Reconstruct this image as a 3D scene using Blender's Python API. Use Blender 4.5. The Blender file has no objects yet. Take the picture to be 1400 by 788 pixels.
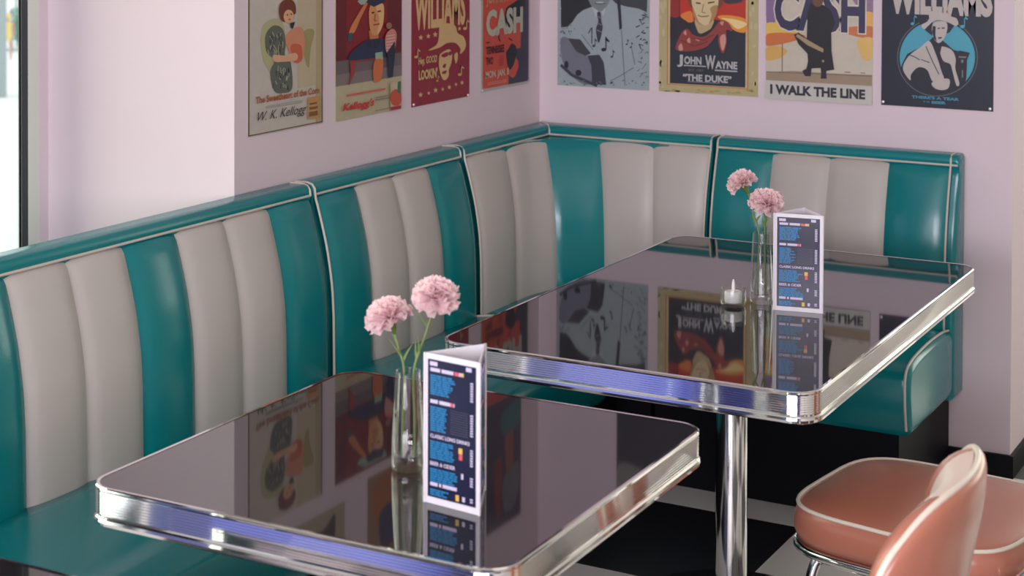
import bpy, bmesh, math, random
from mathutils import Matrix, Vector
from mathutils.geometry import tessellate_polygon

random.seed(7)
SC = bpy.context.scene
COL = SC.collection
R = math.radians

# ------------------------------------------------------------------ camera
cam_d = bpy.data.cameras.new('camera')
cam = bpy.data.objects.new('camera', cam_d)
COL.objects.link(cam)
cam.matrix_world = Matrix(((0.877758, -0.013714, 0.478907, 2.648),
                           (0.479089, 0.017196, -0.877598, -5.0448),
                           (0.0038, 0.999758, 0.021664, 1.6811),
                           (0, 0, 0, 1)))
cam_d.sensor_fit = 'HORIZONTAL'
cam_d.sensor_width = 36.0
cam_d.lens = 2341.0 / 1400.0 * 36.0
cam_d.shift_x = -0.0007
cam_d.shift_y = (-87.5 - 394.0) / 1400.0
cam_d.clip_start = 0.05
cam_d.clip_end = 400
cam_d.dof.use_dof = True
cam_d.dof.focus_distance = 3.9
cam_d.dof.aperture_fstop = 6.3
SC.camera = cam

# ------------------------------------------------------------------ world, lights, exposure
w = bpy.data.worlds.new('world')
SC.world = w
w.use_nodes = True
bg = w.node_tree.nodes['Background']
bg.inputs[0].default_value = (0.98, 1.0, 0.99, 1)
bg.inputs[1].default_value = 1.35


def area(name, loc, rot, sx, sy, power, color):
    d = bpy.data.lights.new(name, 'AREA')
    d.shape = 'RECTANGLE'
    d.size = sx
    d.size_y = sy
    d.energy = power
    d.color = color
    o = bpy.data.objects.new(name, d)
    o.location = loc
    o.rotation_euler = rot
    COL.objects.link(o)
    return o


# daylight in the tall side window (faces +x), the street front behind the camera (faces +y)
# and the glazed front of the neighbouring room (faces -y)
area('side_window_daylight', (-0.74, -3.22, 1.55), (0, R(-90), 0), 2.5, 2.9, 48, (1.0, 0.95, 0.68))
area('front_window_daylight', (2.45, -7.9, 1.75), (R(90), 0, 0), 3.8, 1.3, 204, (0.99, 0.93, 1.0))
area('violet_fill_light', (-0.60, -6.55, 1.35), (0, R(-90), 0), 2.6, 2.8, 5.0, (0.17, 0.21, 1.0))  # added violet fill, no sign there; gives the chrome table edges their violet reflection
area('far_room_daylight', (3.3, 3.4, 1.55), (R(-90), 0, 0), 3.2, 2.2, 60, (0.98, 1.0, 0.86))
area('ceiling_fill_light', (2.9, -3.2, 2.86), (0, 0, 0), 2.4, 2.4, 9, (1.0, 0.90, 0.86))  # unseen overhead fill added for soft light, no lamp panel modelled

SC.view_settings.view_transform = 'Standard'
SC.view_settings.look = 'None'
SC.view_settings.gamma = 1.0
SC.view_settings.use_curve_mapping = False
SC.view_settings.exposure = 0.37
SC.cycles.use_denoising = True
SC.cycles.max_bounces = 10
SC.cycles.caustics_reflective = False
SC.cycles.caustics_refractive = False
SC.cycles.sample_clamp_indirect = 4.0


# ------------------------------------------------------------------ materials
def srgb(r, g, b):
    def c(v):
        v /= 255.0
        return v / 12.92 if v <= 0.04045 else ((v + 0.055) / 1.055) ** 2.4
    return (c(r), c(g), c(b), 1.0)


MATS = {}


def mat(name, col, rough=0.5, metal=0.0, spec=0.5, noise=0.0, nscale=40.0, bump=0.0, bscale=300.0,
        ior=None, trans=0.0, coat=0.0, emit=None, sheen=0.0, sss=0.0):
    m = bpy.data.materials.new(name)
    m.use_nodes = True
    nt = m.node_tree
    b = nt.nodes['Principled BSDF']
    b.inputs['Base Color'].default_value = col
    b.inputs['Roughness'].default_value = rough
    b.inputs['Metallic'].default_value = metal
    b.inputs['Specular IOR Level'].default_value = spec
    b.inputs['Coat Weight'].default_value = coat
    b.inputs['Coat Roughness'].default_value = 0.08
    b.inputs['Transmission Weight'].default_value = trans
    b.inputs['Sheen Weight'].default_value = sheen
    if sss:
        b.inputs['Subsurface Weight'].default_value = sss
        b.inputs['Subsurface Radius'].default_value = (0.01, 0.006, 0.005)
    if ior:
        b.inputs['IOR'].default_value = ior
    if emit:
        b.inputs['Emission Color'].default_value = emit[0]
        b.inputs['Emission Strength'].default_value = emit[1]
    tc = None
    if noise or bump:
        tc = nt.nodes.new('ShaderNodeTexCoord')
    if noise:
        n = nt.nodes.new('ShaderNodeTexNoise')
        n.inputs['Scale'].default_value = nscale
        n.inputs['Detail'].default_value = 4
        nt.links.new(tc.outputs['Object'], n.inputs['Vector'])
        mx = nt.nodes.new('ShaderNodeMix')
        mx.data_type = 'RGBA'
        mx.inputs[6].default_value = tuple(max(0, c * (1 - noise)) for c in col[:3]) + (1,)
        mx.inputs[7].default_value = tuple(min(1, c * (1 + noise)) for c in col[:3]) + (1,)
        nt.links.new(n.outputs['Fac'], mx.inputs[0])
        nt.links.new(mx.outputs[2], b.inputs['Base Color'])
    if bump:
        n2 = nt.nodes.new('ShaderNodeTexNoise')
        n2.inputs['Scale'].default_value = bscale
        n2.inputs['Detail'].default_value = 3
        nt.links.new(tc.outputs['Object'], n2.inputs['Vector'])
        bp = nt.nodes.new('ShaderNodeBump')
        bp.inputs['Strength'].default_value = bump
        bp.inputs['Distance'].default_value = 0.002
        nt.links.new(n2.outputs['Fac'], bp.inputs['Height'])
        nt.links.new(bp.outputs['Normal'], b.inputs['Normal'])
    MATS[name] = m
    return m


mat('wall_pink', (0.770, 0.640, 0.685, 1), 0.75, noise=0.02, nscale=6, bump=0.08, bscale=120)
mat('wall_cream', (0.60, 0.57, 0.53, 1), 0.75, noise=0.02, nscale=6)
mat('wall_violet', (0.065, 0.085, 0.26, 1), 0.7, noise=0.02, nscale=6)
mat('ceiling_white', (0.80, 0.78, 0.76, 1), 0.8)
mat('black_plinth', (0.006, 0.006, 0.009, 1), 0.55, spec=0.15, noise=0.3, nscale=12)
mat('tile_black', (0.012, 0.012, 0.016, 1), 0.32, noise=0.25, nscale=8)
mat('tile_white', (0.78, 0.76, 0.73, 1), 0.30, noise=0.05, nscale=8)
mat('grout', (0.10, 0.10, 0.10, 1), 0.9)
mat('vinyl_teal', (0.001, 0.200, 0.216, 1), 0.21, spec=0.5, noise=0.06, nscale=5, bump=0.10, bscale=260)
mat('vinyl_cream', (0.52, 0.48, 0.445, 1), 0.40, spec=0.4, noise=0.03, nscale=5, bump=0.10, bscale=260)
mat('piping_cream', (0.62, 0.55, 0.48, 1), 0.4)
mat('vinyl_salmon', (0.46, 0.165, 0.11, 1), 0.26, spec=0.6, noise=0.05, nscale=6, bump=0.06, bscale=260)
mat('vinyl_blush', (0.74, 0.58, 0.53, 1), 0.30, spec=0.5, noise=0.03, nscale=6)
mat('piping_white', (0.74, 0.66, 0.56, 1), 0.35)
mat('laminate_black', (0.016, 0.014, 0.017, 1), 0.035, spec=0.5, ior=2.1, noise=0.35, nscale=260)
mat('chrome', (0.80, 0.79, 0.78, 1), 0.10, metal=1.0)
mat('chrome_ribbed', (0.80, 0.79, 0.79, 1), 0.06, metal=1.0)
mat('frame_cream', (0.74, 0.74, 0.66, 1), 0.4)
mat('frame_dark', (0.035, 0.045, 0.050, 1), 0.45)
mat('clear_glass', (0.97, 0.98, 0.98, 1), 0.0, ior=1.45, trans=1.0)
mat('water', (0.98, 0.99, 0.99, 1), 0.0, ior=1.33, trans=1.0)
mat('candle_wax', (0.85, 0.82, 0.80, 1), 0.5, sss=0.2)
mat('stem_green', (0.17, 0.24, 0.06, 1), 0.5, noise=0.2, nscale=60)
mat('calyx_green', (0.13, 0.20, 0.04, 1), 0.5, noise=0.2, nscale=60)
mat('card_white', (0.78, 0.74, 0.80, 1), 0.35, spec=0.5)
mat('card_navy', srgb(26, 28, 58), 0.25)
mat('card_blue', srgb(34, 122, 178), 0.3)
mat('card_text', srgb(205, 195, 225), 0.3)
mat('card_grey', srgb(70, 72, 92), 0.3)
mat('card_yellow', srgb(225, 180, 90), 0.3)
mat('card_red', srgb(215, 90, 100), 0.3)
mat('rivet', (0.75, 0.75, 0.78, 1), 0.3, metal=0.6)
mat('pavement', (0.80, 0.80, 0.80, 1), 0.9, noise=0.03, nscale=1)
mat('pillar_grey', (0.30, 0.36, 0.38, 1), 0.7)
mat('rail_grey', (0.28, 0.36, 0.36, 1), 0.5)
mat('leaf_pale', (0.22, 0.42, 0.33, 1), 0.8, noise=0.3, nscale=4)
mat('skin', (0.50, 0.30, 0.24, 1), 0.6)
mat('shirt_yellow', (0.78, 0.60, 0.16, 1), 0.8)


def pane_material():
    m = bpy.data.materials.new('window_pane')
    m.use_nodes = True
    nt = m.node_tree
    nt.nodes.remove(nt.nodes['Principled BSDF'])
    out = nt.nodes['Material Output']
    t = nt.nodes.new('ShaderNodeBsdfTransparent')
    t.inputs[0].default_value = (0.94, 0.97, 0.96, 1)
    g = nt.nodes.new('ShaderNodeBsdfGlossy')
    g.inputs['Roughness'].default_value = 0.02
    f = nt.nodes.new('ShaderNodeFresnel')
    f.inputs['IOR'].default_value = 1.35
    mx = nt.nodes.new('ShaderNodeMixShader')
    nt.links.new(f.outputs[0], mx.inputs[0])
    nt.links.new(t.outputs[0], mx.inputs[1])
    nt.links.new(g.outputs[0], mx.inputs[2])
    nt.links.new(mx.outputs[0], out.inputs[0])
    MATS['window_pane'] = m


pane_material()


def petal_material():
    m = bpy.data.materials.new('petal_pink')
    m.use_nodes = True
    nt = m.node_tree
    nt.nodes.remove(nt.nodes['Principled BSDF'])
    out = nt.nodes['Material Output']
    tc = nt.nodes.new('ShaderNodeTexCoord')
    n = nt.nodes.new('ShaderNodeTexNoise')
    n.inputs['Scale'].default_value = 70
    nt.links.new(tc.outputs['Object'], n.inputs['Vector'])
    mx = nt.nodes.new('ShaderNodeMix')
    mx.data_type = 'RGBA'
    mx.inputs[6].default_value = (0.97, 0.70, 0.74, 1)
    mx.inputs[7].default_value = (0.99, 0.86, 0.87, 1)
    nt.links.new(n.outputs['Fac'], mx.inputs[0])
    d = nt.nodes.new('ShaderNodeBsdfDiffuse')
    t = nt.nodes.new('ShaderNodeBsdfTranslucent')
    for b in (d, t):
        nt.links.new(mx.outputs[2], b.inputs['Color'])
    sh = nt.nodes.new('ShaderNodeMixShader')
    sh.inputs[0].default_value = 0.45
    nt.links.new(d.outputs[0], sh.inputs[1])
    nt.links.new(t.outputs[0], sh.inputs[2])
    nt.links.new(sh.outputs[0], out.inputs[0])
    MATS['petal_pink'] = m


petal_material()


def thin_glass():
    m = bpy.data.materials.new('thin_glass')
    m.use_nodes = True
    nt = m.node_tree
    nt.nodes.remove(nt.nodes['Principled BSDF'])
    out = nt.nodes['Material Output']
    t = nt.nodes.new('ShaderNodeBsdfTransparent')
    t.inputs[0].default_value = (0.95, 0.96, 0.955, 1)
    g = nt.nodes.new('ShaderNodeBsdfGlossy')
    g.inputs['Roughness'].default_value = 0.03
    lw = nt.nodes.new('ShaderNodeLayerWeight')
    lw.inputs['Blend'].default_value = 0.5
    pw = nt.nodes.new('ShaderNodeMath')
    pw.operation = 'POWER'
    pw.inputs[1].default_value = 3.0
    nt.links.new(lw.outputs['Facing'], pw.inputs[0])
    f = nt.nodes.new('ShaderNodeMath')
    f.operation = 'MULTIPLY_ADD'
    f.inputs[1].default_value = 0.8
    f.inputs[2].default_value = 0.07
    nt.links.new(pw.outputs[0], f.inputs[0])
    mx = nt.nodes.new('ShaderNodeMixShader')
    nt.links.new(f.outputs[0], mx.inputs[0])
    nt.links.new(t.outputs[0], mx.inputs[1])
    nt.links.new(g.outputs[0], mx.inputs[2])
    nt.links.new(mx.outputs[0], out.inputs[0])
    MATS['thin_glass'] = m


thin_glass()
_ink = {}


def ink(r, g, b):
    k = (r, g, b)
    if k not in _ink:
        _ink[k] = mat('ink_%d_%d_%d' % k, srgb(r, g, b), 0.42, noise=0.07, nscale=45).name
    return _ink[k]


# ------------------------------------------------------------------ mesh helpers
class MB:
    def __init__(self):
        self.v = []
        self.f = []

    def add(self, vs, fs):
        n = len(self.v)
        self.v += [tuple(p) for p in vs]
        self.f += [tuple(i + n for i in f) for f in fs]
        return self

    def box(self, a, b):
        x0, y0, z0 = a
        x1, y1, z1 = b
        return self.add([(x0, y0, z0), (x1, y0, z0), (x1, y1, z0), (x0, y1, z0),
                         (x0, y0, z1), (x1, y0, z1), (x1, y1, z1), (x0, y1, z1)],
                        [(0, 3, 2, 1), (4, 5, 6, 7), (0, 1, 5, 4), (1, 2, 6, 5), (2, 3, 7, 6), (3, 0, 4, 7)])

    def grid(self, fn, nu, nv, cu=False):
        vs = [fn(i / nu, j / nv) for j in range(nv + 1) for i in range(nu + (0 if cu else 1))]
        W = nu + (0 if cu else 1)
        fs = []
        for j in range(nv):
            for i in range(nu):
                i2 = (i + 1) % W if cu else i + 1
                fs.append((j * W + i, j * W + i2, (j + 1) * W + i2, (j + 1) * W + i))
        return self.add(vs, fs)

    def tube(self, pts, r, seg=8, closed=False, rb=None):
        pts = [Vector(p) for p in pts]
        n = len(pts)
        vs, fs = [], []
        up = None
        for i, p in enumerate(pts):
            a = pts[(i - 1) % n] if (closed or i > 0) else p
            b = pts[(i + 1) % n] if (closed or i < n - 1) else p
            t = (b - a)
            t = t.normalized() if t.length > 1e-9 else Vector((0, 0, 1))
            if up is None:
                up = Vector((0, 0, 1)) if abs(t.z) < 0.9 else Vector((1, 0, 0))
            s = t.cross(up)
            if s.length < 1e-6:
                s = t.cross(Vector((1, 0.3, 0)))
            s.normalize()
            up = s.cross(t).normalized()
            rr = r if rb is None else r + (rb - r) * i / max(1, n - 1)
            for k in range(seg):
                an = 2 * math.pi * k / seg
                vs.append(p + s * (math.cos(an) * rr) + up * (math.sin(an) * rr))
        m = n if closed else n - 1
        for i in range(m):
            i2 = (i + 1) % n
            for k in range(seg):
                k2 = (k + 1) % seg
                fs.append((i * seg + k, i * seg + k2, i2 * seg + k2, i2 * seg + k))
        if not closed:
            fs.append(tuple(range(seg - 1, -1, -1)))
            fs.append(tuple((n - 1) * seg + k for k in range(seg)))
        return self.add(vs, fs)

    def lathe(self, prof, seg=32, c=(0, 0, 0), cap=True):
        vs, fs = [], []
        for (r, z) in prof:
            for k in range(seg):
                an = 2 * math.pi * k / seg
                vs.append((c[0] + r * math.cos(an), c[1] + r * math.sin(an), c[2] + z))
        for i in range(len(prof) - 1):
            for k in range(seg):
                k2 = (k + 1) % seg
                fs.append((i * seg + k, i * seg + k2, (i + 1) * seg + k2, (i + 1) * seg + k))
        if cap:
            fs.append(tuple(range(seg - 1, -1, -1)))
            fs.append(tuple((len(prof) - 1) * seg + k for k in range(seg)))
        return self.add(vs, fs)

    def build(self, name, material, parent=None, smooth=True, recalc=True, angle=40):
        me = bpy.data.meshes.new(name)
        me.from_pydata(self.v, [], self.f)
        if recalc:
            bm = bmesh.new()
            bm.from_mesh(me)
            bmesh.ops.recalc_face_normals(bm, faces=bm.faces)
            bm.to_mesh(me)
            bm.free()
        me.update()
        if smooth:
            me.polygons.foreach_set('use_smooth', [True] * len(me.polygons))
            me.set_sharp_from_angle(angle=R(angle))
        me.materials.append(MATS[material])
        o = bpy.data.objects.new(name, me)
        COL.objects.link(o)
        if parent is not None:
            o.parent = parent
        return o


def tag(o, label, cat, group=None):
    o['label'] = label
    o['category'] = cat
    if group:
        o['group'] = group
    return o


def thing(name, label, cat, loc=(0, 0, 0), rz=0.0, group=None):
    o = bpy.data.objects.new(name, None)
    o.empty_display_size = 0.1
    COL.objects.link(o)
    o.location = loc
    o.rotation_euler = (0, 0, rz)
    return tag(o, label, cat, group)


def struct(o):
    o['kind'] = 'structure'
    return o


def copy_tree(o, parent=None):
    c = o.copy()
    COL.objects.link(c)
    c.parent = parent
    for ch in o.children:
        copy_tree(ch, c)
    return c


def catmull(pts, n=6, closed=True):
    out = []
    m = len(pts)
    rng = range(m) if closed else range(m - 1)
    for i in rng:
        def g(k):
            return pts[k % m] if closed else pts[max(0, min(m - 1, k))]
        p0, p1, p2, p3 = g(i - 1), g(i), g(i + 1), g(i + 2)
        for s in range(n):
            t = s / n
            out.append(tuple(0.5 * ((2 * b) + (-a + c) * t + (2 * a - 5 * b + 4 * c - d) * t * t
                                    + (-a + 3 * b - 3 * c + d) * t ** 3)
                             for a, b, c, d in zip(p0, p1, p2, p3)))
    if not closed:
        out.append(tuple(pts[-1]))
    return out


def lerp_table(tab, x):
    if x <= tab[0][0]:
        return tab[0][1]
    for (a, va), (b, vb) in zip(tab, tab[1:]):
        if x <= b:
            return va + (vb - va) * (x - a) / (b - a)
    return tab[-1][1]


# ------------------------------------------------------------------ room shell
YL = -1.638          # where the poster wall ends and returns to the window
XR = 1.5515          # right end of the back wall
CEIL = 2.9
floor = struct(MB().box((-0.75, -8.0, -0.06), (6.2, 3.6, -0.003)).build('floor', 'grout', smooth=False))
T = 0.51
tile_me = {}
for i in range(-2, 10):
    for j in range(-9, 9):
        x0, y0 = 0.64 + T * i, -1.19 + T * j
        x1, y1 = x0 + T, y0 + T
        if y1 > 3.5:
            continue
        if (x0 + x1) / 2 < XR and y1 > 0:
            if y0 > -0.02:
                continue
            y1 = 0.0
        key = ((i + j) % 2, round(y1 - y0, 3))
        if key not in tile_me:
            g = 0.0008
            o = MB().box((g, g, -0.01), (T - g, y1 - y0 - g, 0.0)).build(
                'tile', 'tile_black' if key[0] == 0 else 'tile_white', floor, smooth=False)
            tile_me[key] = o.data
        else:
            o = bpy.data.objects.new('tile', tile_me[key])
            COL.objects.link(o)
            o.parent = floor
        o.location = (x0, y0, 0)

struct(MB().box((-0.75, -8.0, CEIL), (6.2, 3.6, CEIL + 0.1)).build('ceiling', 'ceiling_white', smooth=False))
# block behind the booths: poster wall (x=0) and the return towards the window
struct(MB().box((-0.62, YL, 0), (0, 0.0, CEIL)).build('wall_left', 'wall_pink', smooth=False))
struct(MB().box((-0.75, 0.0, 0), (XR, 3.6, CEIL)).build('wall_back', 'wall_pink', smooth=False))
struct(MB().box((-0.75, -8.0, 0), (-0.62, -4.75, CEIL)).build('wall_side', 'wall_violet', smooth=False))
struct(MB().box((6.1, -8.0, 0), (6.2, 3.6, CEIL)).build('wall_right', 'wall_cream', smooth=False))
struct(MB().box((-0.75, -8.1, 0), (6.2, -8.0, CEIL)).build('wall_front', 'wall_violet', smooth=False))
struct(MB().box((XR, 3.5, 0), (6.2, 3.6, CEIL)).build('wall_far', 'wall_cream', smooth=False))
struct(MB().box((1.355, -0.012, 0), (XR + 0.012, 0.0, 0.066)).build('baseboard_back', 'black_plinth', smooth=False))
struct(MB().box((XR, 0.0, 0), (XR + 0.012, 3.5, 0.066)).build('baseboard_right', 'black_plinth', smooth=False))

# tall window in the side wall
struct(MB().box((-0.645, YL - 0.033, 0), (-0.62, YL, CEIL)).build('trim_1', 'wall_pink', smooth=False))
FY = YL - 0.033
win = MB()
win.box((-0.642, FY - 0.040, 0), (-0.62, FY, CEIL))
win.box((-0.642, -4.75, 0), (-0.62, -4.71, CEIL))
win.box((-0.642, -4.71, 0), (-0.62, FY - 0.040, 0.08))
win.box((-0.642, -4.71, CEIL - 0.08), (-0.62, FY - 0.040, CEIL))
win.box((-0.642, -3.25, 0.08), (-0.62, -3.21, CEIL - 0.08))
window = struct(win.build('window_1', 'frame_cream', smooth=False))
for a, b in ((FY - 0.062, FY - 0.040), (-4.71, -4.688), (-3.272, -3.25), (-3.21, -3.188)):
    MB().box((-0.634, a, 0.08), (-0.622, b, CEIL - 0.08)).build('gasket', 'frame_dark', window, smooth=False)
for a, b in ((-4.688, -3.272), (-3.188, FY - 0.062)):
    MB().box((-0.631, a, 0.08), (-0.625, b, CEIL - 0.08)).build('pane', 'window_pane', window, smooth=False)

# ------------------------------------------------------------------ outside, seen through the glass (street far below)
GZ = -4.7
struct(MB().box((-140, -60, GZ - 0.1), (-4.0, 140, GZ)).build('ground', 'pavement', smooth=False))
OUT = Vector((2.648, -5.0448, 0))


def outside(px, dist):
    """point on the street at plan distance dist along the bearing of image column px"""
    a = Vector((0.877758, 0.479089)) * ((px - 701) / 2341.0) + Vector((-0.478907, 0.877598))
    a.normalize()
    return OUT.x + a.x * dist, OUT.y + a.y * dist, a


x, y, a = outside(-4, 57)
pil = MB().box((-0.28, -0.28, 0), (0.28, 0.28, 12)).build('street_pillar', 'pillar_grey', smooth=False)
pil.location = (x, y, GZ)
pil.rotation_euler = (0, 0, R(44))
tag(pil, 'square grey pillar in the street outside the window', 'pillar')

x, y, a = outside(17, 73)
rail = thing('street_railing', 'grey metal railing across the bright street outside', 'railing', (x, y, GZ), R(44))
MB().tube([(-2.5, 0, 1.55), (2.5, 0, 1.55)], 0.05, 8).build('top_rail', 'rail_grey', rail)
MB().tube([(-2.5, 0, 0.12), (2.5, 0, 0.12)], 0.05, 8).build('bottom_rail', 'rail_grey', rail)
for k in range(-3, 4):
    MB().tube([(k * 0.8, 0, 0), (k * 0.8, 0, 1.55)], 0.03, 6).build('rail_post', 'rail_grey', rail)

for px, dist, h, wd, lab in ((23, 76, 1.7, 0.28, 'pale green clipped shrub behind the street railing'),
                             (22, 92, 6.5, 0.30, 'tall slim pale green tree rising beyond the clipped shrub')):
    x, y, a = outside(px, dist)
    t = thing('slim_tree', lab, 'tree', (x, y, GZ))
    fol = MB()
    rnd = random.Random(px)
    for k in range(520):
        z = 0.25 + rnd.random() * (h - 0.3) if h < 3 else 3.4 + rnd.random() * (h - 3.4)
        r_ = wd * math.sqrt(rnd.random())
        an = rnd.random() * 6.28
        c = Vector((r_ * math.cos(an), r_ * math.sin(an), z))
        n = Vector((rnd.uniform(-1, 1), rnd.uniform(-1, 1), rnd.uniform(-1, 1))).normalized()
        s = n.orthogonal().normalized() * 0.07
        tt = n.cross(s).normalized() * 0.05
        fol.add([c - s, c + tt, c + s, c - tt], [(0, 1, 2, 3)])
    fo = fol.build('foliage', 'leaf_pale', t, smooth=False, recalc=False)
    fo['kind'] = 'stuff'
    MB().tube([(0, 0, 0), (0, 0, h * 0.9)], 0.05, 8).build('trunk', 'pillar_grey', t)


def street_person(px, dist):
    """small walker on the pavement: one skinned body, clothes as children"""
    x, y, a = outside(px, dist)
    o = thing('person', 'distant person in a yellow top walking by the street railing', 'person', (x, y, GZ), R(44))
    J = [(0, 0, .95), (0, 0, 1.2), (0, 0, 1.45), (0, 0, 1.55), (0, 0, 1.68), (-.10, 0, .88), (-.12, .06, .5), (-.12, -.02, .08),
         (-.12, .10, .03), (.10, 0, .88), (.12, -.12, .5), (.12, -.25, .12), (.12, -.16, .04),
         (-.19, 0, 1.42), (-.24, .02, 1.15), (-.24, .10, .9), (.19, 0, 1.42), (.24, -.02, 1.15), (.24, .06, .9)]
    E = [(0, 1), (1, 2), (2, 3), (3, 4), (0, 5), (5, 6), (6, 7), (7, 8), (0, 9), (9, 10), (10, 11), (11, 12),
         (2, 13), (13, 14), (14, 15), (2, 16), (16, 17), (17, 18)]
    RD = [.13, .12, .13, .06, .10, .09, .06, .045, .04, .09, .06, .045, .04, .06, .045, .035, .06, .045, .035]
    me = bpy.data.meshes.new('body')
    me.from_pydata(J, E, [])
    b = bpy.data.objects.new('body', me)
    COL.objects.link(b)
    b.parent = o
    md = b.modifiers.new('skin', 'SKIN')
    for sv, r_ in zip(me.skin_vertices[0].data, RD):
        sv.radius = (r_, r_)
    me.skin_vertices[0].data[0].use_root = True
    b.modifiers.new('sub', 'SUBSURF').levels = 1
    me.materials.append(MATS['skin'])
    MB().lathe([(.15, .72), (.165, .95), (.155, 1.2), (.18, 1.38), (.12, 1.49)], 16).build('top', 'shirt_yellow', o)
    MB().lathe([(.135, 1.62), (.14, 1.70), (.10, 1.80), (.02, 1.84)], 12, (0, .01, 0)).build('hat', 'shirt_yellow', o)


street_person(10, 70)

# ------------------------------------------------------------------ booth benches
PROF = [(0.24, 0.128), (0.45, 0.133), (0.60, 0.131), (0.67, 0.127), (0.72, 0.120), (0.77, 0.111), (0.81, 0.101),
        (0.85, 0.090), (0.88, 0.081), (0.905, 0.073), (0.93, 0.066)]


def off(z):
    return lerp_table(PROF, z)


ZTOP, ZPIPE, ZSEAT = 0.940, 0.911, 0.446
SHELL = [(0.004, 0.235), (0.003, 0.930), (0.005, 0.937), (0.010, ZTOP), (0.061, ZTOP), (0.070, 0.936), (0.0745, 0.927),
         (0.075, 0.914), (0.070, 0.906), (0.071, 0.88), (0.095, 0.79), (0.112, 0.70), (0.12, 0.60), (0.122, 0.235)]
SEATP = [(0.118, 0.262), (0.118, 0.425), (0.135, 0.441), (0.20, 0.450), (0.32, 0.455), (0.45, 0.452), (0.53, 0.444),
         (0.568, 0.430), (0.583, 0.405), (0.584, 0.37), (0.578, 0.32), (0.567, 0.268), (0.555, 0.25), (0.14, 0.25)]


def sweep(mb, prof, stations, M):
    cx = (min(p[0] for p in prof) + max(p[0] for p in prof)) / 2
    cz = (min(p[1] for p in prof) + max(p[1] for p in prof)) / 2
    hx = (max(p[0] for p in prof) - min(p[0] for p in prof)) / 2
    hz = (max(p[1] for p in prof) - min(p[1] for p in prof)) / 2
    n = len(prof)
    vs, fs = [], []
    for s, ins in stations:
        for d, z in prof:
            vs.append(M(s, cx + (d - cx) * (1 - ins / hx), cz + (z - cz) * (1 - ins / hz)))
    for i in range(len(stations) - 1):
        for k in range(n):
            k2 = (k + 1) % n
            fs.append((i * n + k, i * n + k2, (i + 1) * n + k2, (i + 1) * n + k))
    fs.append(tuple(range(n)))
    fs.append(tuple((len(stations) - 1) * n + k for k in range(n)))
    mb.add(vs, fs)
    return mb


def rounded_stations(L, r, n=4):
    st = []
    for k in range(n + 1):
        an = math.pi / 2 * k / n
        st.append((r * (1 - math.sin(an)), r * (1 - math.cos(an))))
    # k=0 -> s=r, inset 0 ; k=n -> s=0, inset r
    a = [(s, i) for s, i in reversed(st)]
    return a + [(L - s, i) for s, i in st]


def channel_grid(curve, s0, s1, puff=0.015, z0=0.40, z1=0.909, n=10, m=26):
    """one upholstered channel; curve(s, d_extra, z) -> point"""
    def fn(u, v):
        z = z0 + (z1 - z0) * v
        e = abs(2 * u - 1)
        across = (1 - e ** 2.4) ** 0.6
        top = min(1.0, (z1 - z) / 0.030)
        top = (1 - (1 - top) ** 2.2) ** 0.5
        d = puff * across * (0.25 + 0.75 * top) - 0.006 * (1 - top)
        z_ = z - 0.004 * e ** 2 * (1 if v > 0.97 else 0)
        return curve(s0 + (s1 - s0) * u, d, z_)
    return MB().grid(fn, n, m)


def bench(name, label, M, L, pattern, end_pad=(0.006, 0.006), group=None):
    """straight bench section; M(s, d, z) maps along / out / up to the room"""
    t = thing(name, label, 'bench', M(L / 2, 0.3, 0), 0, group)
    inv = Vector(M(L / 2, 0.3, 0))
    def W(s, d, z):
        return Vector(M(s, d, z)) - inv
    back = sweep(MB(), SHELL, rounded_stations(L, 0.012), W).build('backrest', 'vinyl_teal', t)
    n = len(pattern)
    a, b = end_pad[0], L - end_pad[1]
    for k, c in enumerate(pattern):
        s0 = a + (b - a) * k / n
        s1 = a + (b - a) * (k + 1) / n
        channel_grid(lambda s, d, z: W(s, off(z) + d, z), s0, s1).build(
            'channel', 'vinyl_teal' if c == 't' else 'vinyl_cream', back)
    # piping: front top edge, over the top at each end and down each end
    MB().tube([W(0.004 + (L - 0.008) * k / 12, 0.0755, ZPIPE) for k in range(13)], 0.0033).build('piping', 'piping_cream', back)
    for s in (a - 0.001, b + 0.001):
        pts = [W(s, 0.012, ZTOP - 0.001), W(s, 0.05, ZTOP), W(s, 0.066, 0.936), W(s, 0.074, 0.926), W(s, 0.076, ZPIPE)]
        if s < L / 2 or end_pad[1] > 0.02:
            pts += [W(s, off(z) + 0.003, z) for z in [0.9 - 0.02 * q for q in range(24)]]
        MB().tube(pts, 0.0033).build('piping', 'piping_cream', back)
    seat = sweep(MB(), SEATP, rounded_stations(L, 0.022, 5), W).build('seat', 'vinyl_teal', t)
    for s in (0.012, L - 0.012):
        pr = [(0.351 + (d - 0.351) * 0.996 + (0.0022 if d > 0.55 else 0), 0.352 + (z - 0.352) * 0.99 + (0.002 if z > 0.40 else 0))
              for d, z in SEATP[2:12]]
        MB().tube(catmull([tuple(W(s, d, z)) for d, z in pr], 4, False), 0.0036).build('piping', 'piping_cream', seat)
    pl = MB()
    e0 = 0.0 if end_pad[0] < 0.02 else 0.02
    e1 = L if end_pad[1] < 0.02 else L - 0.04
    p = [W(e0, 0.01, 0), W(e1, 0.535, 0.252)]
    pl.box(tuple(min(u, v) for u, v in zip(*p)), tuple(max(u, v) for u, v in zip(*p)))
    pl.build('plinth', 'black_plinth', t, smooth=False)
    return t


def left_map(y0):
    return lambda s, d, z: (d, y0 + s, z)


def back_map(x0):
    return lambda s, d, z: (x0 + s, -d, z)


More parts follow.
